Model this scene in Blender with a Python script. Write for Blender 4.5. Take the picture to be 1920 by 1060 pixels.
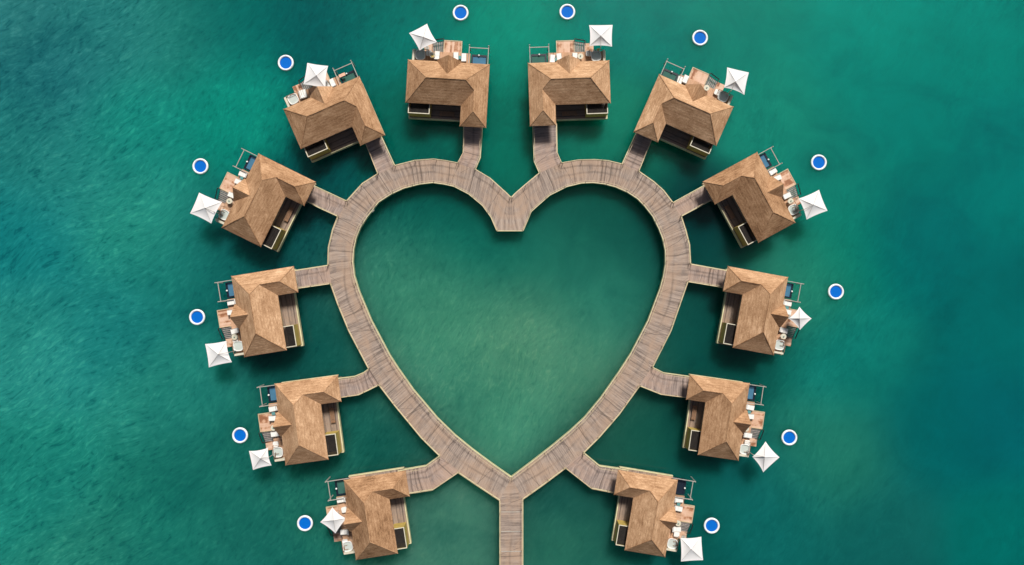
import bpy, math, random
from mathutils import Vector, Matrix
random.seed(7)
for o in list(bpy.data.objects): bpy.data.objects.remove(o)
scene = bpy.context.scene
COL = scene.collection
# ------------------------------------------------------------------ camera
H = 106.0                       # drone height above the water, metres
cam = bpy.data.objects.new('camera', bpy.data.cameras.new('camera'))
COL.objects.link(cam); cam.location = (0, 0, H); cam.rotation_euler = (0, 0, 0)
cam.data.lens = 24; cam.data.sensor_width = 36; cam.data.clip_end = 12000
scene.camera = cam
scene.render.resolution_x = 1024; scene.render.resolution_y = 565
# ------------------------------------------------------------------ sky, sun, exposure
SUN_ELEV, SUN_AZ = math.radians(52), math.radians(15)     # azimuth clockwise from north (+Y)
w = bpy.data.worlds.new('World'); scene.world = w; w.use_nodes = True
nt = w.node_tree; bg = nt.nodes['Background']
sky = nt.nodes.new('ShaderNodeTexSky'); sky.sky_type = 'NISHITA'; sky.sun_disc = False
sky.sun_elevation = SUN_ELEV; sky.sun_rotation = SUN_AZ
sky.air_density = 1.0; sky.dust_density = 4.0; sky.ozone_density = 1.0
nt.links.new(sky.outputs[0], bg.inputs[0]); bg.inputs[1].default_value = 0.05
sl = bpy.data.lights.new('sun', 'SUN'); sl.energy = 4.6; sl.angle = math.radians(12.0); sl.color = (1, .955, .89)
so = bpy.data.objects.new('sun', sl); COL.objects.link(so); so.location = (0, 60, 120)
sd = Vector((math.sin(SUN_AZ)*math.cos(SUN_ELEV), math.cos(SUN_AZ)*math.cos(SUN_ELEV), math.sin(SUN_ELEV)))
so.rotation_euler = sd.to_track_quat('Z', 'Y').to_euler()
scene.view_settings.view_transform = 'Standard'; scene.view_settings.look = 'None'
scene.view_settings.exposure = 0.0; scene.view_settings.gamma = 1.0

KPX = 36/24/1920
def at(px, py, z=0.0):
    k = KPX*(H-z)
    return Vector(((px-960)*k, (530-py)*k, z))
def lin(r, g, b):
    f = lambda c: (c/255/12.92) if c/255 <= .04045 else ((c/255+.055)/1.055)**2.4
    return (f(r), f(g), f(b), 1)

# ------------------------------------------------------------------ materials
class NT:
    def __init__(s, name):
        s.m = bpy.data.materials.new(name); s.m.use_nodes = True
        s.t = s.m.node_tree; s.b = s.t.nodes['Principled BSDF']
    def n(s, typ, **kw):
        x = s.t.nodes.new('ShaderNode'+typ)
        for k, v in kw.items(): setattr(x, k, v)
        return x
    def l(s, a, b): s.t.links.new(a, b)
    def math(s, op, a, b=0.0, c=0.0, clamp=False):
        x = s.n('Math', operation=op); x.use_clamp = clamp
        for i, v in enumerate((a, b, c)):
            if hasattr(v, 'links') or hasattr(v, 'is_linked'): s.l(v, x.inputs[i])
            else: x.inputs[i].default_value = v
        return x.outputs[0]
    def coords(s, kind='Object', scale=(1, 1, 1), rot=0):
        tc = s.n('TexCoord'); mp = s.n('Mapping'); mp.inputs['Scale'].default_value = scale
        mp.inputs['Rotation'].default_value[2] = rot
        s.l(tc.outputs[kind], mp.inputs[0]); return mp.outputs[0]
    def noise(s, vec, scale=1, detail=3, rough=.5, dist=0, dim='3D'):
        x = s.n('TexNoise', noise_dimensions=dim); x.inputs['Scale'].default_value = scale
        x.inputs['Detail'].default_value = detail; x.inputs['Roughness'].default_value = rough
        x.inputs['Distortion'].default_value = dist; s.l(vec, x.inputs['Vector']); return x.outputs[0]
    def ramp(s, fac, stops):
        x = s.n('ValToRGB'); s.l(fac, x.inputs[0]); e = x.color_ramp.elements
        while len(e) < len(stops): e.new(.5)
        for i, (p, c) in enumerate(stops):
            e[i].position = p; e[i].color = c if len(c) == 4 else (*c, 1)
        return x.outputs[0]
    def mix(s, fac, a, b, mode='MIX'):
        x = s.n('Mix', data_type='RGBA', blend_type=mode)
        for i, v in ((0, fac), (6, a), (7, b)):
            if hasattr(v, 'is_linked'): s.l(v, x.inputs[i])
            else: x.inputs[i].default_value = v
        return x.outputs[2]
    def bump(s, h, strength=.4, dist=.02):
        x = s.n('Bump'); x.inputs['Strength'].default_value = strength; x.inputs['Distance'].default_value = dist
        s.l(h, x.inputs['Height']); s.l(x.outputs[0], s.b.inputs['Normal'])
    def set(s, **kw):
        for k, v in kw.items():
            i = s.b.inputs[k.replace('_', ' ')]
            if hasattr(v, 'is_linked'): s.l(v, i)
            else: i.default_value = v
        return s.m
g1 = lambda v: (v, v, v, 1)

def m_plain(name, c, rough=.6, var=.12, scale=3, metal=0, bump=.15):
    N = NT(name); v = N.coords()
    f = N.noise(v, scale, 4, .6)
    lo = tuple(x*(1-var) for x in c[:3])+(1,); hi = tuple(min(1, x*(1+var)) for x in c[:3])+(1,)
    col = N.ramp(f, [(.3, lo), (.7, hi)])
    N.bump(N.noise(v, scale*8, 3), bump, .01)
    return N.set(Base_Color=col, Roughness=rough, Metallic=metal)

def m_planks(name, c1, c2, pitch=.15, uv=False, axis=0, dark_lines=False, dark=(.05, .04, .035, 1), amp=1.0):
    """weathered boards; board index runs along `axis`, board length along the other axis"""
    N = NT(name)
    tc = N.n('TexCoord'); sep = N.n('SeparateXYZ'); N.l(tc.outputs['UV' if uv else 'Object'], sep.inputs[0])
    a = sep.outputs[axis]; b = sep.outputs[1-axis]
    idx = N.math('FLOOR', N.math('DIVIDE', a, pitch))
    wn = N.n('TexWhiteNoise', noise_dimensions='1D'); N.l(idx, wn.inputs['W'])
    # boards come in lots that weathered alike: slow noise along the run, long streaks along each board
    def cv(sa, sb, o=0.0):
        c = N.n('CombineXYZ'); N.l(N.math('MULTIPLY', a, sa), c.inputs[0]); N.l(N.math('MULTIPLY', b, sb), c.inputs[1])
        c.inputs[2].default_value = o; return c.outputs[0]
    lot = N.noise(cv(1.5, .14), 1.0, 4, .75)
    fine = N.noise(cv(5.0, .5, 4), 1.0, 4, .75)
    blot = N.noise(cv(.22, .35, 9), 1.0, 4, .65)
    grain = N.noise(cv(30, 1.5, 2), 1.0, 2, .5)
    t = N.math('ADD', N.math('MULTIPLY', lot, .55), N.math('MULTIPLY', fine, .45))
    t = N.math('ADD', t, N.math('MULTIPLY', N.math('SUBTRACT', wn.outputs[0], .5), .16*amp))
    t = N.math('ADD', t, N.math('MULTIPLY', N.math('SUBTRACT', grain, .5), .18))
    col = N.ramp(t, [(.28, tuple(x*.52 for x in c1[:3])), (.42, c1[:3]), (.56, c2[:3]), (.72, tuple(min(1, x*1.28) for x in c2[:3]))])
    warm = N.mix(N.ramp(blot, [(.42, g1(0)), (.62, g1(.7))]), col, (c2[0]*1.12, c2[1]*.98, c2[2]*.84, 1))
    # gaps between boards
    fr = N.math('FRACT', N.math('DIVIDE', a, pitch))
    gap = N.math('LESS_THAN', fr, .07)
    col = N.mix(N.math('MULTIPLY', gap, .55), warm, dark)
    # occasional opened joint
    big = N.n('TexWhiteNoise', noise_dimensions='1D'); N.l(N.math('ADD', idx, 77.3), big.inputs['W'])
    jn = N.math('GREATER_THAN', big.outputs[0], .975)
    col = N.mix(N.math('MULTIPLY', jn, .5), col, dark)
    if dark_lines:
        # dark trail wandering down the middle, and thin slanting dark lines crossing it
        wob = N.noise(cv(.05, 0, 3), 1.0, 2, .5)
        d = N.math('ABSOLUTE', N.math('SUBTRACT', b, N.math('MULTIPLY_ADD', wob, 4.2, -2.2)))
        tr = N.math('SUBTRACT', 1.0, N.math('DIVIDE', d, .26), clamp=True)
        on = N.ramp(N.noise(cv(.11, .1, 14), 1.0, 3, .6), [(.42, g1(0)), (.58, g1(1))])
        col = N.mix(N.math('MULTIPLY', N.math('MULTIPLY', tr, on), .38), col, dark)
        for sl_, ph, th in ((.32, 0.0, .075), (-.27, 3.1, .06), (.9, 7.7, .06)):
            ln = N.math('ABSOLUTE', N.math('SUBTRACT', N.math('FRACT', N.math('DIVIDE', N.math('ADD', N.math('MULTIPLY', b, sl_), N.math('ADD', a, ph)), 7.3)), .5))
            k = N.math('LESS_THAN', ln, th/7.3*.5)
            mask = N.ramp(N.noise(cv(.23, .25, ph+20), 1.0, 2, .5), [(.46, g1(0)), (.52, g1(1))])
            col = N.mix(N.math('MULTIPLY', N.math('MULTIPLY', k, mask), .6), col, dark)
    N.bump(N.math('SUBTRACT', grain, N.math('MULTIPLY', gap, 1.0)), .5, .012)
    return N.set(Base_Color=col, Roughness=.82, Specular_IOR_Level=.25)

def m_thatch():
    N = NT('thatch'); tc = N.n('TexCoord'); sep = N.n('SeparateXYZ'); N.l(tc.outputs['UV'], sep.inputs[0])
    a, b = sep.outputs[0], sep.outputs[1]
    oi = N.n('ObjectInfo')
    def cv(sa, sb, o=0.0):
        c = N.n('CombineXYZ'); N.l(N.math('MULTIPLY', a, sa), c.inputs[0]); N.l(N.math('MULTIPLY', b, sb), c.inputs[1])
        N.l(N.math('ADD', N.math('MULTIPLY', oi.outputs['Random'], 50), o), c.inputs[2]); return c.outputs[0]
    straw = N.noise(cv(3.2, 5.2), 1.0, 5, .75, 1.2)
    course = N.noise(cv(.7, 2.4, 5), 1.0, 5, .75, .9)
    blot = N.noise(cv(.35, .45, 9), 1.0, 5, .7, .5)
    fr = N.math('FRACT', N.math('ADD', N.math('DIVIDE', b, .42), N.math('MULTIPLY', straw, .35)))
    t = N.math('ADD', N.math('MULTIPLY', straw, .36), N.math('MULTIPLY', course, .32))
    t = N.math('ADD', t, N.math('MULTIPLY', blot, .34))
    t = N.math('ADD', t, N.math('MULTIPLY', N.math('SUBTRACT', fr, .5), .035))
    t = N.math('ADD', t, N.math('MULTIPLY', N.math('SUBTRACT', oi.outputs['Random'], .5), .09))
    col = N.ramp(t, [(.36, (.14, .070, .034)), (.46, (.325, .182, .096)), (.56, (.485, .292, .165)), (.66, (.72, .475, .295))])
    h = N.math('ADD', N.math('MULTIPLY', straw, 1.0), N.math('MULTIPLY', fr, .25))
    N.bump(h, .5, .08)
    return N.set(Base_Color=col, Roughness=.95, Specular_IOR_Level=.1)

def m_platform(name='platform_boards'):
    """salmon boards with red-brown wet stains, brick-shaped"""
    N = NT(name); v = N.coords(); oi = N.n('ObjectInfo')
    add = N.n('VectorMath', operation='ADD'); N.l(v, add.inputs[0])
    sc = N.n('CombineXYZ'); N.l(N.math('MULTIPLY', oi.outputs['Random'], 40), sc.inputs[2]); N.l(sc.outputs[0], add.inputs[1])
    st = N.noise(add.outputs[0], .9, 3, .55)
    sep = N.n('SeparateXYZ'); N.l(v, sep.inputs[0])
    strp = N.n('TexWhiteNoise', noise_dimensions='2D'); cb = N.n('CombineXYZ')
    N.l(N.math('FLOOR', N.math('DIVIDE', sep.outputs[0], .29)), cb.inputs[0]); N.l(N.math('MULTIPLY', oi.outputs['Random'], 40), cb.inputs[1])
    N.l(cb.outputs[0], strp.inputs['Vector'])
    t = N.math('ADD', N.math('MULTIPLY', st, .8), N.math('MULTIPLY', strp.outputs[0], .28))
    col = N.ramp(t, [(.36, lin(140, 92, 62)), (.44, lin(172, 124, 92)), (.49, lin(200, 160, 132)), (.7, lin(212, 178, 154))])
    fr = N.math('FRACT', N.math('DIVIDE', sep.outputs[0], .145))
    gap = N.math('LESS_THAN', fr, .08)
    col = N.mix(N.math('MULTIPLY', gap, .5), col, (.1, .06, .04, 1))
    N.bump(N.noise(v, 20, 3), .2, .01)
    return N.set(Base_Color=col, Roughness=.7)

M = {}
M['thatch'] = m_thatch()
M['walk'] = m_planks('boardwalk_boards', lin(130, 116, 107), lin(162, 146, 134), .145, uv=True, dark_lines=True)
M['path'] = m_planks('walkway_boards', lin(132, 118, 112), lin(164, 147, 138), .145, uv=True, dark_lines=True)
M['patio'] = m_planks('shaded_patio_boards', lin(112, 100, 92), lin(150, 134, 122), .145, axis=1)  # boardwalk tone darkened to hold the patio's shade
M['deck'] = m_planks('sun_deck_boards', lin(158, 126, 102), lin(194, 160, 134), .145, axis=0)
M['platform'] = m_platform()
M['cream'] = m_plain('cream_paint', (.62, .57, .34, 1), .55, .16, 1.2)
M['rail'] = m_plain('varnished_rail', (.50, .40, .25, 1), .6, .2, 2)
M['olive'] = m_plain('ochre_render', (.47, .345, .085, 1), .8, .15, 1.5)
M['house'] = m_plain('pale_render', (.40, .34, .24, 1), .8, .08, 1.5)
M['coping'] = m_plain('white_coping', (.60, .56, .44, 1), .6, .1, 2)
M['dark'] = m_plain('court_shade_timber', (.030, .024, .020, 1), .8, .4, 4)  # near-black, so the shade inside the court is in the colour
M['frame'] = m_plain('bleached_timber', (.40, .375, .33, 1), .7, .2, 3)
M['black'] = m_plain('black_metal', (.018, .018, .02, 1), .4, .2, 6)
M['canvas'] = m_plain('white_canvas', (.85, .845, .84, 1), .85, .03, 1.6, bump=.3)
_n = M['canvas'].node_tree; _p = _n.nodes['Principled BSDF']; _t = _n.nodes.new('ShaderNodeBsdfTranslucent'); _t.inputs[0].default_value = (.80, .79, .77, 1)
_m = _n.nodes.new('ShaderNodeMixShader'); _m.inputs[0].default_value = .16; _n.links.new(_p.outputs[0], _m.inputs[1]); _n.links.new(_t.outputs[0], _m.inputs[2])
_n.links.new(_m.outputs[0], _n.nodes['Material Output'].inputs[0])
M['cushion'] = m_plain('white_cushion', (.78, .76, .72, 1), .9, .06, 5)
M['sling'] = m_plain('beige_sling', (.46, .40, .34, 1), .9, .12, 5)
M['teal'] = m_plain('teal_cushion', (.10, .26, .26, 1), .9, .15, 6)
M['tub'] = m_plain('tub_shell', (.74, .73, .70, 1), .35, .05, 3)
M['teak'] = m_plain('teak', (.28, .15, .08, 1), .6, .3, 5)
M['step'] = m_plain('grey_treads', (.27, .235, .22, 1), .75, .3, 4)
M['pile'] = m_plain('marine_timber', (.12, .10, .075, 1), .85, .3, 2)
M['vinyl'] = m_plain('white_vinyl', (.80, .82, .84, 1), .35, .03, 3, bump=.05)
M['blue'] = m_plain('blue_mesh_floor', (.001, .12, .50, 1), .6, .06, 6)
M['blue'].node_tree.nodes['Principled BSDF'].inputs['Specular IOR Level'].default_value = .08
M['glass'] = m_plain('window_glass', (.04, .06, .07, 1), .08, .1, 1, bump=0)
M['tile'] = m_plain('dark_tile', (.012, .018, .03, 1), .25, .2, 4, bump=.05)
M['amber'] = m_plain('yellow_towel', (.65, .48, .16, 1), .9, .1, 6)
M['lamp'] = m_plain('lamp_globe', (.85, .85, .83, 1), .3, .02, 4)
def m_poolwater(c):
    N = NT('pool_water'); v = N.coords()
    N.bump(N.noise(v, 2.5, 3), .25, .03)
    return N.set(Base_Color=N.ramp(N.noise(v, .9, 3), [(.3, tuple(x*.8 for x in c)), (.7, c)]), Roughness=.06, IOR=1.33)
M['pool'] = m_poolwater((.07, .19, .30))
M['poolgreen'] = m_poolwater((.05, .14, .115))
M['tubwater'] = m_poolwater((.55, .60, .56))

# ------------------------------------------------------------------ mesh helpers
class MB:
    def __init__(s): s.v = []; s.f = []; s.uv = []; s.mi = []
    def face(s, pts, uv=None, mi=0):
        i = len(s.v); s.v += [tuple(p) for p in pts]; s.f.append(list(range(i, i+len(pts))))
        s.uv.append(uv or [(p[0], p[1]) for p in pts]); s.mi.append(mi); return s
    def poly(s, top, z0, z1, uvs=None, mi=0, side_mi=None):
        """extruded polygon; `top` counter-clockwise (x, y)"""
        n = len(top)
        s.face([(p[0], p[1], z1) for p in top], uvs, mi)
        s.face([(p[0], p[1], z0) for p in reversed(top)], None, mi)
        for i in range(n):
            a, b = top[i], top[(i+1) % n]
            L = math.hypot(b[0]-a[0], b[1]-a[1])
            s.face([(a[0], a[1], z0), (b[0], b[1], z0), (b[0], b[1], z1), (a[0], a[1], z1)], [(0, z0), (L, z0), (L, z1), (0, z1)], mi if side_mi is None else side_mi)
        return s
    def box(s, x0, x1, y0, y1, z0, z1, mi=0):
        if x0 > x1: x0, x1 = x1, x0
        if y0 > y1: y0, y1 = y1, y0
        return s.poly([(x0, y0), (x1, y0), (x1, y1), (x0, y1)], z0, z1, mi=mi)
    def tube(s, p, q, r, n=8, r2=None, mi=0):
        p, q = Vector(p), Vector(q); d = (q-p).normalized()
        up = Vector((0, 0, 1)) if abs(d.z) < .9 else Vector((1, 0, 0))
        a = d.cross(up).normalized(); b = d.cross(a); r2 = r if r2 is None else r2
        R1 = [p+(a*math.cos(t)+b*math.sin(t))*r for t in [2*math.pi*k/n for k in range(n)]]
        R2 = [q+(a*math.cos(t)+b*math.sin(t))*r2 for t in [2*math.pi*k/n for k in range(n)]]
        for k in range(n): s.face([R1[k], R2[k], R2[(k+1) % n], R1[(k+1) % n]], mi=mi)
        s.face(list(R1), mi=mi); s.face(list(reversed(R2)), mi=mi); return s
    def lathe(s, prof, n=24, cx=0, cy=0, mi=0, sq=0):
        """prof: (radius, z) from outside-bottom up and over; sq>0 gives a rounded-square plan"""
        def R(r, t):
            if not sq: return r
            c, d = abs(math.cos(t)), abs(math.sin(t)); return r/((c**sq+d**sq)**(1/sq))
        for (r0, z0), (r1, z1) in zip(prof, prof[1:]):
            for k in range(n):
                t0, t1 = 2*math.pi*k/n, 2*math.pi*(k+1)/n
                P = lambda r, t, z: (cx+R(r, t)*math.cos(t), cy+R(r, t)*math.sin(t), z)
                if r0 < 1e-6: s.face([P(r0, t0, z0), P(r1, t1, z1), P(r1, t0, z1)], mi=mi)
                elif r1 < 1e-6: s.face([P(r0, t0, z0), P(r0, t1, z0), P(r1, t0, z1)], mi=mi)
                else: s.face([P(r0, t0, z0), P(r0, t1, z0), P(r1, t1, z1), P(r1, t0, z1)], mi=mi)
        return s
    def sweep(s, pts, w, z0, z1, off=0.0, closed=False, mi=0):
        """rectangular bar along an (x, y) polyline, mitred; off shifts it to the left of travel"""
        n = len(pts); L, R = [], []
        for i in range(n):
            p = Vector(pts[i][:2])
            if closed: a, b = Vector(pts[i-1][:2]), Vector(pts[(i+1) % n][:2])
            else: a, b = Vector(pts[max(i-1, 0)][:2]), Vector(pts[min(i+1, n-1)][:2])
            d1 = (p-a).normalized() if (p-a).length > 1e-6 else (b-p).normalized()
            d2 = (b-p).normalized() if (b-p).length > 1e-6 else d1
            n1, n2 = Vector((-d1.y, d1.x)), Vector((-d2.y, d2.x)); m = (n1+n2)
            m = m.normalized() if m.length > 1e-6 else n1
            k = 1/max(.35, m.dot(n1)); L.append(p+m*k*(off+w/2)); R.append(p+m*k*(off-w/2))
        for i in range(n if closed else n-1):
            j = (i+1) % n; a, b, c, d = R[i], R[j], L[j], L[i]
            s.face([(*a, z1), (*b, z1), (*c, z1), (*d, z1)], mi=mi); s.face([(*d, z0), (*c, z0), (*b, z0), (*a, z0)], mi=mi)
            s.face([(*a, z0), (*b, z0), (*b, z1), (*a, z1)], mi=mi); s.face([(*c, z0), (*d, z0), (*d, z1), (*c, z1)], mi=mi)
        if not closed:
            for e, fl in ((0, 0), (n-1, 1)):
                q = [(*L[e], z0), (*L[e], z1), (*R[e], z1), (*R[e], z0)]
                s.face(list(reversed(q)) if fl else q, mi=mi)
        return s
    def build(s, name, mat, parent=None, mirror=False, weld=False, smooth=False):
        me = bpy.data.meshes.new(name)
        V = [(-x, y, z) for x, y, z in s.v] if mirror else s.v
        F = [list(reversed(f)) for f in s.f] if mirror else s.f
        U = [list(reversed(u)) for u in s.uv] if mirror else s.uv
        me.from_pydata(V, [], F)
        ul = me.uv_layers.new(name='UVMap'); k = 0
        for u in U:
            for c in u: ul.data[k].uv = (c[0], c[1]); k += 1
        for mm in (mat if isinstance(mat, (list, tuple)) else [mat]): me.materials.append(M[mm] if isinstance(mm, str) else mm)
        for p, i in zip(me.polygons, s.mi): p.material_index = i
        if weld or smooth:
            import bmesh
            bm = bmesh.new(); bm.from_mesh(me); bmesh.ops.remove_doubles(bm, verts=bm.verts, dist=1e-4)
            bmesh.ops.recalc_face_normals(bm, faces=bm.faces)
            bm.to_mesh(me); bm.free()
        if smooth:
            for p in me.polygons: p.use_smooth = True
        o = bpy.data.objects.new(name, me); COL.objects.link(o)
        if parent: o.parent = parent
        return o
def tag(o, label=None, cat=None, group=None, kind=None):
    if label: o['label'] = label
    if cat: o['category'] = cat
    if group: o['group'] = group
    if kind: o['kind'] = kind
    return o
def empty(name, loc=(0, 0, 0), rz=0):
    o = bpy.data.objects.new(name, None); COL.objects.link(o); o.location = loc; o.rotation_euler = (0, 0, rz)
    o.empty_display_size = .5; return o
def kids(o): return [c for c in bpy.data.objects if c.parent == o]
CHILD = {}
def copy_tree(o, parent=None):
    c = o.copy(); COL.objects.link(c); c.parent = parent
    for k in CHILD.setdefault(o.name, kids(o)): copy_tree(k, c)
    return c

# ------------------------------------------------------------------ the sea: a deep body of murky water, its silt and sand varying, with shade near the villas painted in
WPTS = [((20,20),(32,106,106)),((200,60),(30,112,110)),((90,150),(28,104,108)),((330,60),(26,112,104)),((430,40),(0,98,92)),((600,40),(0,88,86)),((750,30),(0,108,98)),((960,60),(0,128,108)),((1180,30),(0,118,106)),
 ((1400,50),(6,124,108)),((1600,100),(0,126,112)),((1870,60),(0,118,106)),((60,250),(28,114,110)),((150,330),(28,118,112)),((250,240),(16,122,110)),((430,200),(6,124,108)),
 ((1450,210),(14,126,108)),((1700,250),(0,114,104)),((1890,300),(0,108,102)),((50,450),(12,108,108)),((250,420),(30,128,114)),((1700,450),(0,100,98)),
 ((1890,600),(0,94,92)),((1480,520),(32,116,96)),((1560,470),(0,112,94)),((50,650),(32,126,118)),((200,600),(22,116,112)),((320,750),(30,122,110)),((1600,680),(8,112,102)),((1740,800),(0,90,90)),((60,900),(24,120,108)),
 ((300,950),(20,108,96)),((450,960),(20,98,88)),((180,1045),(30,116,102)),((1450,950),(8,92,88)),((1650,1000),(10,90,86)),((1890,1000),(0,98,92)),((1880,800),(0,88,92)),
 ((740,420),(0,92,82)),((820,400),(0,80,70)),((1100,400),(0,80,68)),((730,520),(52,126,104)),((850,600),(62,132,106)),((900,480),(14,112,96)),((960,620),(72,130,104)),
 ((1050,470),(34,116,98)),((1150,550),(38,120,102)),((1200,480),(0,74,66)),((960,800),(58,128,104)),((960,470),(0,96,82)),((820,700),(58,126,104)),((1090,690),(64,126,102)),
 ((800,260),(2,98,84)),((620,350),(0,70,70)),((1330,430),(0,56,56)),((960,250),(0,106,88)),((590,640),(10,78,72)),((1320,620),(6,70,64)),((740,820),(10,78,70)),  # darkest points between villas and boardwalk carry painted shade
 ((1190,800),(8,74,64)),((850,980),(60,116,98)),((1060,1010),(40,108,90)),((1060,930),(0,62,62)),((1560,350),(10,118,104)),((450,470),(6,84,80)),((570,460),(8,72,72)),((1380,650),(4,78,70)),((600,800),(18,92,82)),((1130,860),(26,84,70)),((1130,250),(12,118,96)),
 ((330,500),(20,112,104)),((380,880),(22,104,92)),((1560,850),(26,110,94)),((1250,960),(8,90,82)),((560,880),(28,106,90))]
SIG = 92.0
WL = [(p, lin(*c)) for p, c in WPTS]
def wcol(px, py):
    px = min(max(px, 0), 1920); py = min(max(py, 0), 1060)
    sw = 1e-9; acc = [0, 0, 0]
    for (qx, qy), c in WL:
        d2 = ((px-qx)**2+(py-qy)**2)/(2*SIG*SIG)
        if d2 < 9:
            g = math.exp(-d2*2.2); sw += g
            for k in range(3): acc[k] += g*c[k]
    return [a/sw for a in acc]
def m_sea():
    N = NT('sea_water'); at_ = N.n('Attribute', attribute_name='silt_and_shade')
    v = N.coords('Object'); base = at_.outputs['Color']
    # drifting silt clouds
    cl = N.noise(v, .035, 5, .6, .6); cl2 = N.noise(v, .11, 4, .65, 1.2)
    t = N.math('ADD', N.math('MULTIPLY', cl, .6), N.math('MULTIPLY', cl2, .4))
    col = N.mix(1.0, base, N.ramp(t, [(.34, (.55, .76, .80)), (.5, (1, 1, 1)), (.64, (1.3, 1.14, 1.14))]), 'MULTIPLY')
    # combed dashes of wind chop: axes turned first, then stretched; the wind veers across the bay
    wv = N.n('TexNoise'); wv.inputs['Scale'].default_value = .05; wv.inputs['Detail'].default_value = 2; N.l(v, wv.inputs['Vector'])
    off = N.n('VectorMath', operation='MULTIPLY_ADD'); N.l(wv.outputs[1], off.inputs[0]); off.inputs[1].default_value = (7, 7, 0); N.l(v, off.inputs[2])
    def combed(deg, along, across, sc, dist):
        r_ = N.n('VectorRotate', rotation_type='Z_AXIS'); N.l(off.outputs[0], r_.inputs['Vector']); r_.inputs['Angle'].default_value = math.radians(-deg)
        mp = N.n('Mapping'); mp.inputs['Scale'].default_value = (along, across, 1); N.l(r_.outputs[0], mp.inputs[0])
        return N.noise(mp.outputs[0], sc, 4, .62, dist)
    sx0 = N.n('SeparateXYZ'); N.l(v, sx0.inputs[0])
    veer = N.math('MULTIPLY_ADD', sx0.outputs[0], .04, 2.35, clamp=True)        # 0 far west, 1 nearer the heart
    st = N.mix(veer, combed(30, .55, 1.9, 1.0, 1.0), combed(62, .65, 1.7, 1.0, 1.0)); st2 = combed(48, .28, .6, 1.0, 1.4)
    s = N.math('ADD', N.math('MULTIPLY', st, .62), N.math('MULTIPLY', st2, .38))
    sx = N.n('SeparateXYZ'); N.l(v, sx.inputs[0])
    west = N.math('MULTIPLY_ADD', sx.outputs[0], -.011, .12, clamp=True)     # the wind chop is stronger on the open western side
    rough_patch = N.math('ADD', N.ramp(N.noise(v, .03, 3), [(.42, g1(.06)), (.70, g1(.5))]), west, clamp=True)
    chop = N.ramp(s, [(.37, (.42, .65, .71)), (.455, (.87, .93, .95)), (.54, (1.09, 1.05, 1.05)), (.65, (2.1, 1.36, 1.31))])  # ripple lights and darks painted into the sea colour
    col = N.mix(rough_patch, col, N.mix(1.0, col, chop, 'MULTIPLY'))
    hs = N.math('ADD', N.math('MULTIPLY', s, 1.0), N.math('MULTIPLY', N.noise(v, 2.6, 3, .6), .3))
    N.bump(hs, .16, .12)
    N.b.inputs['Subsurface Radius'].default_value = (.55, 1.0, .9)
    return N.set(Base_Color=col, Roughness=.10, IOR=1.33, Specular_IOR_Level=.4, Subsurface_Weight=1.0, Subsurface_Scale=24.0)
GAIN = (1.06, 1.02, 1.03)
def build_sea():
    xs = [-5000, -1500, -500, -200, -120]+[-96+2.4*i for i in range(81)]+[120, 200, 500, 1500, 5000]
    ys = [-5000, -1500, -500, -200, -90]+[-56+2.4*i for i in range(48)]+[90, 200, 500, 1500, 5000]
    V = [(x, y, 0) for y in ys for x in xs]; nx, ny = len(xs), len(ys)
    F = [(j*nx+i, j*nx+i+1, (j+1)*nx+i+1, (j+1)*nx+i) for j in range(ny-1) for i in range(nx-1)]
    b = len(V); V += [(-5000, -5000, -80), (5000, -5000, -80), (5000, 5000, -80), (-5000, 5000, -80)]
    F.append((b+3, b+2, b+1, b))
    row0 = list(range(nx)); rowN = [(ny-1)*nx+i for i in range(nx)]; c0 = [j*nx for j in range(ny)]; cN = [j*nx+nx-1 for j in range(ny)]
    F.append([b, b+1]+list(reversed(row0))); F.append([b+2, b+3]+rowN); F.append([b+3, b]+c0); F.append([b+1, b+2]+list(reversed(cN)))
    me = bpy.data.meshes.new('sea'); me.from_pydata(V, [], F)
    ca = me.color_attributes.new('silt_and_shade', 'FLOAT_COLOR', 'POINT'); k = KPX*H
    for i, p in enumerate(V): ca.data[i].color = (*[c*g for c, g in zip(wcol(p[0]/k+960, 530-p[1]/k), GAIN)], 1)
    me.materials.append(m_sea())
    o = bpy.data.objects.new('sea', me); COL.objects.link(o)
    tag(o, 'murky turquoise sea with paler silty patches around the boardwalk', 'sea', kind='structure')
build_sea()

# ------------------------------------------------------------------ the heart-shaped boardwalk
DZ = 2.0
LEFT = [((958.4,371.5),(958.4,432.6)),((951,364),(932,432.6)),((935,349.5),(921,407)),((918.9,335),(905,385)),((890.6,318),(879,363.4)),((858.5,306.5),(851,349)),
 ((835.8,302),(833,345)),((813,299),(811,342)),((779,301.5),(786,345)),((739.6,311.5),(757,352.5)),((709.4,326.6),(733,363.5)),((681,344.5),(709,379)),
 ((650.6,378),(688,406.5)),((634.9,406),(675,427)),((625,431),(667,447)),((617,465),(662.5,468)),((616.2,498),(661,492)),((620.8,531.3),(664,518)),
 ((634,569),(673,547)),((655,620),(696,602)),((692.5,691.7),(731,668)),((711.3,721),(746,691)),((741.5,760.6),(775,732)),((790.6,820),(820,785)),
 ((825.8,855),(853,817)),((859.8,885),(885,843)),((898,911),(920,869)),((937.4,937),(958.4,896))]
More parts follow.
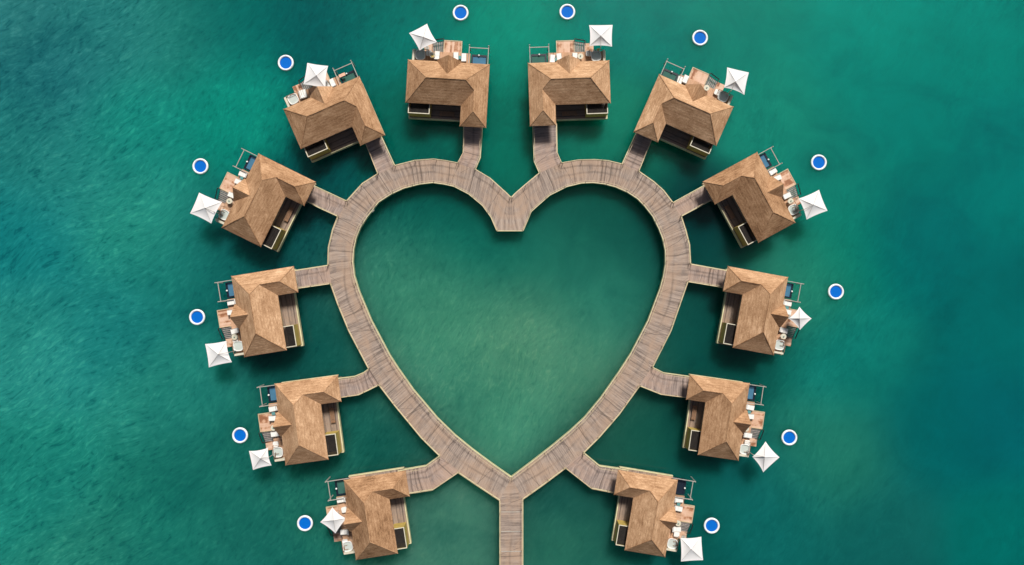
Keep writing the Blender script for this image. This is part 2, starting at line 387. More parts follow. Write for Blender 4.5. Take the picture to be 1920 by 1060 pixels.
RIGHT = [((958.4,371.5),(958.4,432.6)),((966,363.5),(980.4,432.6)),((985,347),(996,396)),((1011.9,324.7),(1030,366)),((1052.5,306.4),(1063,349.5)),((1084.5,300.8),(1090,343)),
 ((1114.7,300),(1112,342)),((1139,302),(1133,344.5)),((1166.6,308.7),(1154,350)),((1196.8,321.9),(1177,360)),((1224,340.8),(1196,372.5)),((1243,357.7),(1210,387)),
 ((1261,381.3),(1224,405)),((1276,405.8),(1236,429)),((1284,430),(1243,447)),((1291.7,459.6),(1248,470)),((1293.6,495.5),(1248,496)),((1288.9,527.5),(1244,520)),
 ((1280.4,552),(1238,542)),((1257,620),(1215,603)),((1222.3,688.9),(1183,664)),((1198.7,722.8),(1161,698)),((1160,776.6),(1126,748)),((1124,818),(1096,784)),
 ((1093,849),(1068,810)),((1060,876.6),(1034,838)),((1018,908),(998,866)),((979.8,935),(958.4,896))]
JOIN = {'L': (4, 9, 12, 16, 20, 24), 'R': (3, 8, 12, 16, 20, 24)}
def W2(p, z=DZ): q = at(p[0], p[1], z); return (q.x, q.y)
def strip(mb, A, B, z0, z1, u0=0.0):
    """boards across a ribbon between polylines A (left of travel) and B; UV u runs along, v across from the middle"""
    u = u0
    for i in range(len(A)-1):
        a0, a1, b0, b1 = map(Vector, (A[i], A[i+1], B[i], B[i+1]))
        L = (((a1+b1)-(a0+b0))/2).length; w0, w1 = (a0-b0).length/2, (a1-b1).length/2
        n = max(1, int(L/2.5))
        for k in range(n):
            s, t = k/n, (k+1)/n
            P = [b0.lerp(b1, s), b0.lerp(b1, t), a0.lerp(a1, t), a0.lerp(a1, s)]
            us, ut = u+L*s, u+L*t; ws, wt = w0+(w1-w0)*s, w0+(w1-w0)*t
            uv = [(us, -ws), (ut, -wt), (ut, wt), (us, ws)]
            e1, e2 = P[1]-P[0], P[3]-P[0]
            if e1.x*e2.y-e1.y*e2.x < 0: P.reverse(); uv.reverse()
            mb.face([(*p, z1) for p in P], uv); mb.face([(*p, z0) for p in reversed(P)])
            for q in ((a0, a1), (b0, b1)):
                c, d = q[0].lerp(q[1], s), q[0].lerp(q[1], t)
                mb.face([(*c, z0), (*d, z0), (*d, z1), (*c, z1)], [(0, 0), (1, 0), (1, .3), (0, .3)])
        u += L
    return u
bw = empty('heart_boardwalk', (0, 0, 0))
tag(bw, 'heart shaped timber boardwalk on piles with a straight stem leading down', 'boardwalk')
mb = MB()
for S in (LEFT, RIGHT): strip(mb, [W2(a) for a, b in S], [W2(b) for a, b in S], DZ-.3, DZ)
c1, c2, tip = W2((937.4, 937)), W2((979.8, 935)), W2((958.4, 896))
mb.poly([c1, c2, tip], DZ-.3, DZ, uvs=[(0, -1.5), (0, 1.5), (3, 0)])
e1, e2 = W2((937.9, 1500)), W2((980, 1500))
strip(mb, [c2, e2], [c1, e1], DZ-.3, DZ, 3.1)
mb.build('deck', 'walk', bw)
# edge beams, rails and posts along every free edge
post_mb = MB().box(-.035, .035, -.035, .035, DZ, DZ+.98)
cap = MB().box(-.05, .05, -.05, .05, DZ, DZ+.98)
POST = None
def edge_run(pts, side, parent, spacing=3.2, rails=True):
    """pts travelled so that the deck lies on `side` (+1 left, -1 right)"""
    global POST
    MB().sweep(pts, .10, DZ-.62, DZ+.08, off=-side*.052).build('edge_beam', 'cream', parent)
    if not rails: return
    r = MB().sweep(pts, .055, DZ+.98, DZ+1.03, off=side*.10)
    rl = r.build('railing', 'rail', parent)
    P = [Vector(p) for p in pts]; L = sum((b-a).length for a, b in zip(P, P[1:])); n = max(1, round(L/spacing))
    for k in range(n+1):
        d = L*k/n; d = min(max(d, .15), L-.15)
        for a, b in zip(P, P[1:]):
            s = (b-a).length
            if d <= s+1e-6:
                q = a.lerp(b, d/s); t = (b-a).normalized(); q = q+Vector((-t.y, t.x))*side*.10
                if POST is None: POST = post_mb.build('post', 'rail', rl); c = POST
                else: c = POST.copy(); COL.objects.link(c); c.parent = rl
                c.location = (q.x, q.y, 0); c.rotation_euler = (0, 0, math.atan2(t.y, t.x)); break
            d -= s
def runs(S, joins):
    O = [W2(a) for a, b in S]; out = []; s = 0
    for j in joins: out.append(O[s:j+1]); s = j+1
    out.append(O[s:]); return out
for key, S in (('L', LEFT), ('R', RIGHT)):
    R_ = runs(S, JOIN[key]); side = 1 if key == 'L' else -1
    for i, r in enumerate(R_):
        if i == len(R_)-1: r = r+[e1 if key == 'L' else e2]
        edge_run(r, side, bw)
inner = [W2(b) for a, b in LEFT[1:]]
edge_run(inner, -1, bw); edge_run([W2(b) for a, b in RIGHT[1:-1]]+[W2((958.4, 896))], 1, bw)
edge_run([W2((932, 432.6)), W2((980.4, 432.6))], 1, bw, rails=False)
for k in range(14):
    y = 960+37*k; a, b = W2((939.5, y)), W2((978.5, y))
    MB().box(a[0], b[0], a[1]-.05, a[1]+.05, DZ+.004, DZ+.03).build('joint_strip', 'frame', bw)
def pile_pts(S, step=3):
    for i in range(1, len(S)-1, step):
        for t in (.12, .88):
            yield Vector(W2(S[i][0])).lerp(Vector(W2(S[i][1])), t)
pmb = MB().tube((0, 0, -13), (0, 0, DZ-.3), .19, 12); PILE = None
def add_pile(q, parent, ztop=None):
    global PILE
    if PILE is None: PILE = pmb.build('pile', 'pile', parent); c = PILE
    else: c = PILE.copy(); COL.objects.link(c); c.parent = parent
    c.location = (q[0], q[1], 0); return c
for S in (LEFT, RIGHT):
    for q in pile_pts(S): add_pile(q, bw)
for k in range(5):
    for x in (941.5, 976): add_pile(W2((x, 985+70*k)), bw)

# ------------------------------------------------------------------ walkways to the villas
ORD = ['top', 'second', 'third', 'fourth', 'fifth', 'lowest']
def vphrase(side, i):
    s = {'L': 'left', 'R': 'right'}[side]
    return ('top villa on the %s' % s) if i == 0 else ('lowest villa on the %s' % s if i == 5 else '%s villa down the %s side' % (ORD[i], s))
WALKS = {('L',0): ([(858.5,306.5),(868.9,287),(870,236)], [(890.6,318),(900,295.5),(904,236)]),
 ('L',1): ([(709.4,326.6),(687.7,272.8),(681,258)], [(739.6,311.5),(715.5,258.7),(709,244)]),
 ('L',2): ([(634.9,406),(600,390),(570,374.5)], [(650.6,378),(600,354.3),(584,347)]),
 ('L',3): ([(620.8,531.3),(559.8,540),(545,542)], [(616.2,498),(554,507.7),(540,510)]),
 ('L',4): ([(711.3,721),(690,731.5),(672.6,739.8),(640.6,744.5),(622,747)], [(692.5,691.7),(681,700),(664,707),(635,710.5),(618,713)]),
 ('L',5): ([(859.8,885),(812.6,917),(767.4,924),(750,926.5)], [(825.8,855),(798.5,874.7),(762,881),(746,884)]),
 ('R',0): ([(1011.9,324.7),(1001.9,302),(999.5,232)], [(1052.5,306.4),(1044,287),(1043,232)]),
 ('R',1): ([(1166.6,308.7),(1192,253),(1199,238)], [(1196.8,321.9),(1220,265.3),(1227,249)]),
 ('R',2): ([(1261,381.3),(1319.4,349),(1331,342.5)], [(1276,405.8),(1318.5,383.2),(1342,370.5)]),
 ('R',3): ([(1293.6,495.5),(1361.5,507.7),(1374,510)], [(1288.9,527.5),(1357.7,538.9),(1371,541)]),
 ('R',4): ([(1222.3,688.9),(1244.9,700.2),(1290,706.5),(1305,708.5)], [(1198.7,722.8),(1239.2,738.9),(1290.2,745.5),(1303,747.5)]),
 ('R',5): ([(1093,849),(1124,874.7),(1165,880.5),(1178,882.5)], [(1060,876.6),(1108,914.3),(1151.5,922.8),(1170,925.5)])}
for (side, i), (A, B) in WALKS.items():
    zt = DZ-.006
    a, b = [W2(p) for p in A], [W2(p) for p in B]
    c = [(p[0]-a[0][0], p[1]-a[0][1]) for p in a]; org = a[0]
    t = empty('walkway', (org[0], org[1], 0))
    kind = 'bent' if len(A) > 3 or i == 0 else 'straight'
    tag(t, f'{kind} grey timber walkway joining the boardwalk to the {vphrase(side, i)}', 'walkway', 'walkways from the boardwalk to the villas')
    mb = MB(); loc = lambda P: [(p[0]-org[0], p[1]-org[1]) for p in P]
    strip(mb, loc(a), loc(b), zt-.28, zt, random.uniform(0, 30)); mb.build('deck', 'path', t)
    # which side of travel is the deck on
    ctr = Vector(loc(b)[0]); dirv = Vector(loc(a)[1]); sgn = 1 if (dirv.x*ctr.y-dirv.y*ctr.x) > 0 else -1
    edge_run(loc(a), sgn, t, 2.8); edge_run(loc(b), -sgn, t, 2.8)
    for k in range(1, len(a)):
        for q in (.12, .88): add_pile(Vector(loc(a)[k]).lerp(Vector(loc(b)[k]), q), t)

# ------------------------------------------------------------------ villas
EZ = 4.9; TS = .80; UL, D, WL_, WW = 12.0, 6.3, 9.3, 3.87
VPX = {('R',0): dict(A=(990.8,119), B=(1142.9,113.7), C=(1145,192), W=(993,237), X=(1042,236)),
 ('L',0): dict(A=(918.4,121.3), B=(763.9,112), C=(760.7,191.8), W=(911,239.5), X=(862.4,237.5)),
 ('L',1): dict(A=(672,144.4), B=(531,203), C=(564.3,279.8), W=(721,253.9), X=(678.4,273.6)),
 ('L',2): dict(A=(483.7,288), B=(417.3,426.6), C=(487.6,464.2), W=(592.7,342.3), X=(570.9,385)),
 ('L',3): dict(A=(433.1,518.7), B=(456.9,670.3), C=(538.2,655.5), W=(552,500.3), X=(559,547.5)),
 ('L',4): dict(A=(513,720.2), B=(535.7,872), C=(615.8,862), W=(634.7,705.5), X=(640.4,751.9)),
 ('L',5): dict(A=(644,899.6), B=(667.9,1050.6), C=(746.2,1038.3), W=(761.3,883.6), X=(767,929.8)),
 ('R',1): dict(A=(1235.4,139.8), B=(1375.4,202), C=(1344.3,272.6), W=(1188.7,247.7), X=(1232.2,266.3)),
 ('R',2): dict(A=(1418.9,285.5), B=(1491.2,417.6), C=(1422.8,456.6), W=(1318.2,342.3), X=(1339.6,381)),
 ('R',3): dict(A=(1477.6,519.6), B=(1449.9,666.3), C=(1374.6,653.4), W=(1363.7,500.2), X=(1356.8,544.4)),
 ('R',4): dict(A=(1403,718.7), B=(1384.9,865.4), C=(1308.6,854.5), W=(1292.7,703.5), X=(1289.3,745.5)),
 ('R',5): dict(A=(1270,899.2), B=(1246,1045.8), C=(1172.5,1033.6), W=(1158.3,883), X=(1152.3,924.2))}
LOCP = {'A': (0, 0), 'B': (UL, 0), 'C': (UL, -D), 'W': (0, -WL_), 'X': (WW, -WL_)}
def fit(side, px):
    """least-squares similarity (rotation, shift, size) of the villa plan onto the surveyed roof corners"""
    src, dst = [], []
    for k, p in px.items():
        u, v = LOCP[k]; x = u-UL/2
        src.append(complex(-x if side == 'L' else x, v)); q = at(p[0], p[1], EZ); dst.append(complex(q.x, q.y))
    ms, md = sum(src)/len(src), sum(dst)/len(dst)
    a = sum((d-md)*(s-ms).conjugate() for s, d in zip(src, dst))/sum(abs(s-ms)**2 for s in src)
    sc = min(max(abs(a), .955), 1.03); a = a/abs(a)*sc
    t = md-a*ms
    return t, a, sc

def roof_face(mb, pts, eave, sub=.45):
    """pts (u, v, h) CCW from above; eave = two indices giving the eave direction; a fine grid is not needed, UV in metres"""
    P = [Vector((p[0], p[1], p[2])) for p in pts]; e = (P[eave[1]]-P[eave[0]]).normalized()
    n = None
    for i in range(1, len(P)-1):
        n = (P[i]-P[0]).cross(P[i+1]-P[0])
        if n.length > 1e-3: break
    n.normalize(); up = n.cross(e); o = P[eave[0]]; sh = random.uniform(0, 20)
    mb.face([tuple(p) for p in P], [((p-o).dot(e)+sh, (p-o).dot(up)) for p in P])
def make_villa(mirror, idx):
    root = empty('villa'); pcol = {(False, 0): 'poolgreen', (False, 1): 'poolgreen', (True, 1): 'poolgreen', (True, 5): 'poolgreen', (False, 5): 'tile'}.get((mirror, idx), 'pool')
    X = lambda u: u-UL/2
    B = lambda mb, name, mat, par=None, **k: mb.build(name, mat, par or root, mirror=mirror, **k)
    # --- roof
    q, r = WW/2, D/2; z = EZ
    P = lambda u, v, h: (X(u), v, z+h)
    A, Bc, C, I, Xx, Wc = P(0,0,0), P(UL,0,0), P(UL,-D,0), P(WW,-D,0), P(WW,-WL_,0), P(0,-WL_,0)
    P1, P2, Q, Q2 = P(r,-r,TS*r), P(UL-r,-r,TS*r), P(q,-D+q,TS*q), P(q,-WL_+q,TS*q)
    mb = MB()
    roof_face(mb, [A, P1, P2, Bc], (3, 0)); roof_face(mb, [A, Wc, Q2, Q, P1], (0, 1))
    roof_face(mb, [Wc, Xx, Q2], (0, 1)); roof_face(mb, [Xx, I, Q, Q2], (0, 1))
    roof_face(mb, [I, C, P2, P1, Q], (0, 1)); roof_face(mb, [C, Bc, P2], (0, 1))
    ring = [A, Wc, Xx, I, C, Bc]; th = .28; ins = .12
    low = [(A[0]+ins, A[1]-ins), (Wc[0]+ins, Wc[1]+ins), (Xx[0]-ins, Xx[1]+ins), (I[0]-ins, I[1]+ins), (C[0]-ins, C[1]+ins), (Bc[0]-ins, Bc[1]-ins)]
    for i in range(6):
        a, b = ring[i], ring[(i+1) % 6]; c, d = low[(i+1) % 6], low[i]
        mb.face([(d[0], d[1], z-th), (c[0], c[1], z-th), b, a], [(0, 0), (3, 0), (3, .3), (0, .3)])
    mb.face([(p[0], p[1], z-th) for p in reversed(low)])
    roof = B(mb, 'roof', 'thatch')
    caps = MB()
    for a, b in ((A, P1), (P1, P2), (P2, Bc), (P2, C), (P1, Q), (Q, Q2), (Q2, Wc), (Q2, Xx)):
        a, b = Vector(a), Vector(b); n = max(1, int((b-a).length/.55))
        for k in range(n):
            p, s = a.lerp(b, k/n), a.lerp(b, (k+1)/n); o = Vector((0, 0, -.035))
            caps.tube(p+o, s+o, .075*random.uniform(.8, 1.2), 6)
    B(caps, 'ridge_cap', 'thatch', roof)
    # --- dormer over the terrace doors
    dc, hw, zz = 5.95, 1.75, .02
    mb = MB(); tp = 1.85; y1 = .42
    L0, R0, F, K = P(dc-hw-.03, .0, -.02), P(dc+hw+.03, .0, -.02), P(dc, y1, tp+zz), P(dc, -tp/TS, tp+zz)
    L1, R1 = P(dc-hw-.03, .22, -.02), P(dc+hw+.03, .22, -.02)
    roof_face(mb, [L1, L0, K, F], (0, 1)); roof_face(mb, [R0, R1, F, K], (0, 1))
    mb.face([L1, F, P(dc, y1-.06, tp-.25), P(dc-hw+.25, .18, -.02)]); mb.face([F, R1, P(dc+hw-.25, .18, -.02), P(dc, y1-.06, tp-.25)])
    mb.face([P(dc-hw+.25, .18, -.02), P(dc, y1-.06, tp-.25), P(dc+hw-.25, .18, -.02)])
    dm = B(mb, 'dormer', 'thatch', roof)
    # --- walls, set in under the eaves
    i = .80
    mb = MB().poly([(X(i), -WL_+i), (X(WW-i), -WL_+i), (X(WW-i), -D+i), (X(UL-i), -D+i), (X(UL-i), -i), (X(i), -i)], DZ, EZ-.28)
    B(mb, 'wall', 'house')
    def opening(name, u0, u1, z0, z1, v, out, nm2='pane'):
        f = MB(); w_ = .09; y0, y1 = (v, v+.05*out)
        f.box(X(u0), X(u1), y0, y1, z1-w_, z1); f.box(X(u0), X(u1), y0, y1, z0, z0+w_)
        f.box(X(u0), X(u0)+w_, y0, y1, z0+w_, z1-w_); f.box(X(u1)-w_, X(u1), y0, y1, z0+w_, z1-w_)
        m = (u0+u1)/2; f.box(X(m)-.03, X(m)+.03, y0, y1, z0+w_, z1-w_)
        fr = B(f, name, 'coping'); B(MB().box(X(u0)+w_, X(u1)-w_, v+.004*out, v+.02*out, z0+w_, z1-w_), nm2, 'glass', fr)
    opening('sliding_door', 4.2, 7.6, DZ+.02, DZ+2.3, -i, 1); opening('window', 8.6, 10.6, DZ+.9, DZ+2.1, -i, 1)
    opening('window', 1.2, 2.8, DZ+.9, DZ+2.1, -i, 1); opening('window', 5.2, 7.4, DZ+.9, DZ+2.1, -D+i, -1)
    opening('entrance_door', 1.3, 2.5, DZ+.02, DZ+2.2, -WL_+i, -1)
    # --- house deck
    pat = [(X(.35), -WL_+.78), (X(WW-.35), -WL_+.78), (X(WW-.35), -7.75), (X(11.75), -7.75), (X(11.75), -2.5), (X(.35), -2.5)]
    B(MB().poly(pat, DZ-.3, DZ), 'patio', 'patio')
    sunp = [(X(.25), -2.497), (X(11.75), -2.497), (X(11.75), 2.35), (X(3.15), 2.35), (X(3.15), .0), (X(.25), .0)]
    B(MB().poly(sunp, DZ-.3, DZ), 'terrace', 'deck')
    e = MB().sweep([(X(WW-.25), -7.75), (X(11.75), -7.75)], .16, DZ-.55, DZ+.10, off=-.082)
    e.sweep([(X(11.75), -7.9), (X(11.75), 2.35)], .12, DZ-.5, DZ+.06, off=-.062)
    e.sweep([(X(.35), -.0), (X(.35), -WL_+.78)], .12, DZ-.5, DZ+.06, off=-.062)
    B(e, 'edge_beam', 'cream')
    # --- walled outdoor shower court
    cu0, cu1, cv0, cv1, ch = 8.5, 11.66, -7.62, -5.75, DZ+2.15
    mb = MB(); t = .09
    mb.box(X(cu0), X(cu1), cv0, cv0+t, DZ, ch); mb.box(X(cu0), X(cu0)+t, cv0+t, cv1, DZ, ch); mb.box(X(cu1)-t, X(cu1), cv0+t, cv1, DZ, ch)
    cw = B(mb, 'court_wall', 'olive')
    mb = MB(); c = .012
    mb.box(X(cu0)-c, X(cu1)+c, cv0-c, cv0+t+c, ch, ch+.07); mb.box(X(cu0)-c, X(cu0)+t+c, cv0+t+c, cv1, ch, ch+.07); mb.box(X(cu1)-t-c, X(cu1)+c, cv0+t+c, cv1, ch, ch+.07)
    B(mb, 'coping', 'coping', cw)
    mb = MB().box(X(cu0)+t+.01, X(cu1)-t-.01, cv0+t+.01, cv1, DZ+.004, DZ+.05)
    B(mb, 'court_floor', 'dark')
    mb = MB(); k = cu0+t+.12
    while k < cu1-t-.1: mb.box(X(k), X(k)+.07, cv0+t+.005, cv1, ch-.20, ch-.08); k += .17
    B(mb, 'court_slats', 'dark')
    if idx % 2 == 0:                                        # bench on the open patio
        mb = MB()
        for k in range(5): mb.box(X(5.0), X(7.2), -7.35+k*.14, -7.26+k*.14, DZ+.42, DZ+.46)
        for u in (5.1, 7.0): mb.box(X(u), X(u)+.1, -7.33, -6.75, DZ, DZ+.42)
        B(mb, 'bench', 'teak')
    # --- plunge pool in the terrace corner
    pu0, pu1, pv0, pv1 = .62, 2.95, .0, 1.95
    mb = MB().box(X(pu0), X(pu1), pv1, pv1+.30, DZ-.9, DZ-.02); mb.box(X(pu0), X(pu0)+.12, pv0-.2, pv1, DZ-.9, DZ+.05)
    mb.box(X(pu1)-.22, X(pu1), pv0-.2, pv1, DZ-.9, DZ+.05); mb.box(X(pu0)+.12, X(pu1)-.22, pv0-.2, pv1, DZ-.9, DZ-.6)
    pool = B(mb, 'plunge_pool', 'tile')
    B(MB().box(X(pu0)+.12, X(pu1)-.22, pv0-.2, pv1-.003, DZ-.6+.004, DZ-.10), 'pool_water', pcol, pool)
    B(MB().lathe([(.0, DZ-.02), (.10, DZ-.02), (.15, DZ+.10), (.10, DZ+.24), (0, DZ+.27)], 12, X(1.85), pv1+.16), 'globe_lamp', 'lamp', pool, smooth=True)
    # --- bleached timber frame standing over the water beyond the pool
    mb = MB(); fu0, fu1, fv = .42, 3.30, 3.05
    mb.box(X(fu0)-.045, X(fu0)+.045, -.2, fv+.30, DZ+.55, DZ+.69); mb.box(X(fu1)-.045, X(fu1)+.045, .5, fv+.30, DZ+.55, DZ+.69)
    mb.box(X(fu0)+.045, X(fu1)-.045, fv-.045, fv+.045, DZ+.56, DZ+.68)
    fr = B(mb, 'railing_frame', 'frame')
    for u in (fu0, fu1):
        B(MB().box(X(u)-.07, X(u)+.07, fv+.30, fv+.40, -3, DZ+.85), 'post', 'frame', fr)
    # --- low platform, steps and swim landing
    pz = DZ-.35
    B(MB().box(X(4.62), X(7.15), 2.36, 4.15, pz-.25, pz), 'platform', 'platform')
    e = MB().sweep([(X(4.56), 2.36), (X(4.56), 4.21), (X(7.21), 4.21), (X(7.21), 2.36)], .12, pz-.28, pz+.05)
    B(e, 'platform_edge', 'rail')
    st = MB(); n = 6
    for k in range(n):
        u = 7.30+k*.29; zz_ = pz-.10-k*.155
        st.box(X(u), X(u)+.19, 2.42, 4.05, zz_-.06, zz_)
    sp = B(st, 'steps', 'step')
    s2 = MB()
    for v in (2.39, 4.10): s2.tube((X(7.2), v, pz-.12), (X(9.0), v, pz-1.05), .06, 6)
    B(s2, 'stringer', 'black', sp)
    h = MB().tube((X(7.25), 4.2, pz+.8), (X(8.95), 4.2, pz-.1), .075, 6)
    h.tube((X(7.25), 4.2, pz), (X(7.25), 4.2, pz+.8), .04, 6); h.tube((X(8.95), 4.2, pz-1.0), (X(8.95), 4.2, pz-.1), .04, 6)
    h.tube((X(7.25), 2.4, pz+.8), (X(7.25), 4.2, pz+.8), .03, 6); h.tube((X(8.95), 3.4, pz-.1), (X(8.95), 4.2, pz-.1), .04, 6)
    B(h, 'handrail', 'black', sp)
    B(MB().box(X(8.98), X(10.3), 2.40, 4.1, .42, .62), 'landing', 'platform')
    # --- low parapet and rail by the tub
    B(MB().box(X(11.42), X(11.72), -.4, 2.30, DZ, DZ+.75), 'parapet', 'coping')
    rr = MB().sweep([(X(9.35), 2.28), (X(11.35), 2.28)], .06, DZ+.86, DZ+.92); rr.tube((X(9.35), 2.28, DZ), (X(9.35), 2.28, DZ+.9), .03, 6)
    rr.tube((X(11.35), 2.28, DZ), (X(11.35), 2.28, DZ+.9), .03, 6); rr.tube((X(9.35), 1.2, DZ+.89), (X(9.35), 2.28, DZ+.89), .03, 6); rr.tube((X(9.35), 1.2, DZ), (X(9.35), 1.2, DZ+.89), .03, 6)
    B(rr, 'railing', 'teak')
    # --- piles
    for u, v in ((.9, -8.4), (3.1, -8.4), (.9, -4), (4.5, -7.0), (8, -7.0), (11.2, -7.0), (4.5, -3), (8, -3), (11.2, -3), (4, 1.6), (7.6, 1.6), (11.2, 1.6), (1, -.6)):
        c = PILE.copy(); COL.objects.link(c); c.parent = root; x = X(u); c.location = (-x if mirror else x, v, 0)
    for u, v in ((5, 3.8), (6.8, 3.8)):
        p = B(MB().tube((X(u), v, -13), (X(u), v, pz-.25), .13, 10), 'pile', 'pile')
    for u, v in ((9.3, 3.8), (10.0, 3.8), (9.6, 2.7)):
        p = B(MB().tube((X(u), v, -13), (X(u), v, .42), .13, 10), 'pile', 'pile')
    return root
WHERE = {('L',0): 'left of the heart notch', ('R',0): 'right of the heart notch', ('L',1): 'upper left of the heart', ('R',1): 'upper right of the heart',
 ('L',2): 'left side, tilted and second from top left corner', ('R',2): 'right', ('L',3): '', ('R',3): '', ('L',4): '', ('R',4): '', ('L',5): '', ('R',5): ''}
POSE = {}
for (side, i), px in VPX.items():
    t, a, sc = fit(side, px); POSE[side, i] = (t, a, sc)
    v = make_villa(side == 'L', i)
    v.location = (t.real, t.imag, 0); v.rotation_euler = (0, 0, math.atan2(a.imag, a.real)); v.scale = (sc, sc, 1)
    tag(v, f'thatched overwater villa with L shaped roof, {vphrase(side, i)} of the heart', 'villa', 'thatched villas around the heart')
    print('fit', side, i, round(sc, 3), round(math.degrees(math.atan2(a.imag, a.real)), 1))

# ------------------------------------------------------------------ terrace furniture
def lounge_proto():
    r = empty('lounge_chair')
    f = MB(); f.box(-.40, .40, -.62, .52, .22, .28)
    f.box(-.40, -.34, -.62, .62, .28, .44); f.box(.34, .40, -.62, .62, .28, .44); f.build('frame', 'frame', r)
    for x in (-.36, .36):
        for y in (-.56, .50): MB().box(x-.03, x+.03, y-.03, y+.03, 0, .22).build('leg', 'frame', r)
    s = MB(); s.box(-.33, .33, -.62, .02, .28, .42); s.box(-.33, .33, .04, .40, .28, .43); o = s.build('seat_cushion', 'cushion', r)
    b = MB(); b.face([(-.33, .40, .30), (-.33, .40, .44), (-.33, .66, .86), (-.33, .76, .78)]); b.face([(.33, .76, .78), (.33, .66, .86), (.33, .40, .44), (.33, .40, .30)])
    b.face([(-.33, .40, .44), (.33, .40, .44), (.33, .66, .86), (-.33, .66, .86)]); b.face([(-.33, .76, .78), (.33, .76, .78), (.33, .40, .30), (-.33, .40, .30)])
    b.face([(-.33, .66, .86), (.33, .66, .86), (.33, .76, .78), (-.33, .76, .78)]); b.build('back_cushion', 'cushion', r)
    return r
def ottoman_proto():
    r = empty('ottoman')
    MB().box(-.36, .36, -.33, .33, .0, .28).build('base', 'frame', r)
    MB().lathe([(0, .28), (.40, .28), (.43, .34), (.41, .42), (0, .44)], 20, sq=6).build('cushion', 'cushion', r)
    return r
def side_table_proto():
    r = empty('side_table')
    MB().box(-.22, .22, -.26, .26, .38, .42).build('tabletop', 'teal', r)
    for x in (-.18, .18):
        for y in (-.2, .2): MB().box(x-.02, x+.02, y-.02, y+.02, 0, .38).build('leg', 'frame', r)
    return r
def round_table_proto():
    r = empty('round_table')
    MB().lathe([(0, .68), (.42, .68), (.44, .71), (.42, .73), (0, .73)], 28).build('tabletop', 'coping', r)
    MB().tube((0, 0, .03), (0, 0, .68), .04, 8).build('pedestal', 'frame', r)
    MB().lathe([(0, 0), (.25, 0), (.22, .03), (0, .04)], 16).build('base', 'frame', r)
    p = MB().lathe([(0, .73), (.06, .73), (.09, .86), (.07, .86), (.05, .80), (0, .80)], 12).build('vase', 'teal', r)
    return r
def tub_proto():
    r = empty('soaking_tub')
    MB().lathe([(.60, 0), (.72, .30), (.78, .58), (.76, .62), (.68, .62), (.64, .52), (.58, .25), (0, .20)], 36, sq=3.2).build('shell', 'tub', r, smooth=True)
    MB().lathe([(0, .5), (.63, .5), (.63, .502)], 36, sq=3.2).build('bath_water', 'tubwater', r)
    MB().tube((.0, .84, 0), (.0, .84, .86), .025, 8).tube((0, .84, .86), (0, .62, .84), .02, 8).build('tap', 'black', r)
    return r
def armchair_proto():
    r = empty('armchair')
    f = MB(); f.box(-.28, .28, -.26, .24, .38, .43); f.build('seat', 'teak', r)
    b = MB()
    for k in range(5): b.box(-.26+.115*k, -.26+.115*k+.06, .24, .28, .43, .85)
    b.box(-.28, .28, .235, .285, .85, .90); b.build('backrest', 'teak', r)
    for x in (-.31, .31): MB().box(x-.03, x+.03, -.26, .28, .60, .64).build('armrest', 'teak', r)
    for x in (-.31, .31):
        for y in (-.24, .25): MB().box(x-.025, x+.025, y-.025, y+.025, 0, .60).build('leg', 'teak', r)
    return r
PRO = {'CH': armchair_proto(), 'LC': lounge_proto(), 'OT': ottoman_proto(), 'ST': side_table_proto(), 'RT': round_table_proto(), 'TUB': tub_proto()}
USED = set()
FURN = {('R',0): [('LC',1036,110.5),('ST',1041.7,111.6),('LC',1048.5,108),('LC',1078,107),('RT',1088,107),('OT',1103.4,92.3),('OT',1116,94.5),('TUB',1117.5,106)],
 ('L',0): [('LC',854.9,106),('ST',862.3,108),('LC',869.8,108),('LC',819.5,104),('RT',811,104.7),('OT',804.7,91.7),('TUB',788.3,103.6)],
 ('L',1): [('LC',612.5,158.9),('LC',623.3,155.5),('LC',561,168),('LC',570,175.9),('OT',549,174.2),('TUB',550.2,186.6)],
 ('R',1): [('LC',1285.3,148.7),('LC',1274.5,151),('RT',1324,166),('OT',1348.7,164.5),('OT',1360,171.3),('TUB',1355.5,182)],
 ('L',2): [('CH',413.5,398),('LC',455.4,327),('ST',453.0,334),('LC',447.7,341.5),('LC',434.9,366.3),('RT',431.5,377.7),('TUB',420.8,403.1)],
 ('R',2): [('CH',1495,389),('LC',1449,322),('LC',1458,334),('LC',1477,366.6),('RT',1481.5,377.7),('TUB',1487.3,393.5)],
 ('L',3): [('LC',433.8,567.2),('LC',433.8,586),('LC',440.6,621),('OT',432,637),('OT',434.7,651.6),('RT',441,632),('TUB',447.3,649)],
 ('R',3): [('CH',1473,646),('LC',1476.6,569),('ST',1475.7,577.2),('LC',1476,585),('LC',1470.9,620),('RT',1470,631.5),('TUB',1460.8,647)],
 ('L',4): [('CH',508,856),('LC',511.8,766.9),('ST',512.6,775.8),('LC',511.3,784.8),('RT',514,802),('LC',514.3,814.4),('OT',506.2,834.8),('OT',508.6,846),('TUB',521.5,847.9)],
 ('R',4): [('CH',1408.5,852.5),('LC',1406.5,764.3),('ST',1404.8,772.8),('LC',1406,781.3),('RT',1398,803.4),('LC',1403.4,816.6),('OT',1408.2,832),('OT',1408.0,843.3),('TUB',1395.5,842.4)],
 ('L',5): [('CH',642.5,1027),('LC',639.2,937.7),('OT',645.2,956.4),('LC',645.7,998),('OT',632.1,1019.2),('TUB',652,1024.3)],
 ('R',5): [('CH',1272,1020),('LC',1273.3,937.6),('ST',1272.4,945.8),('LC',1272,954),('RT',1270.7,980.5),('LC',1270.7,993),('OT',1278.4,1004),('TUB',1260.2,1019.2)]}
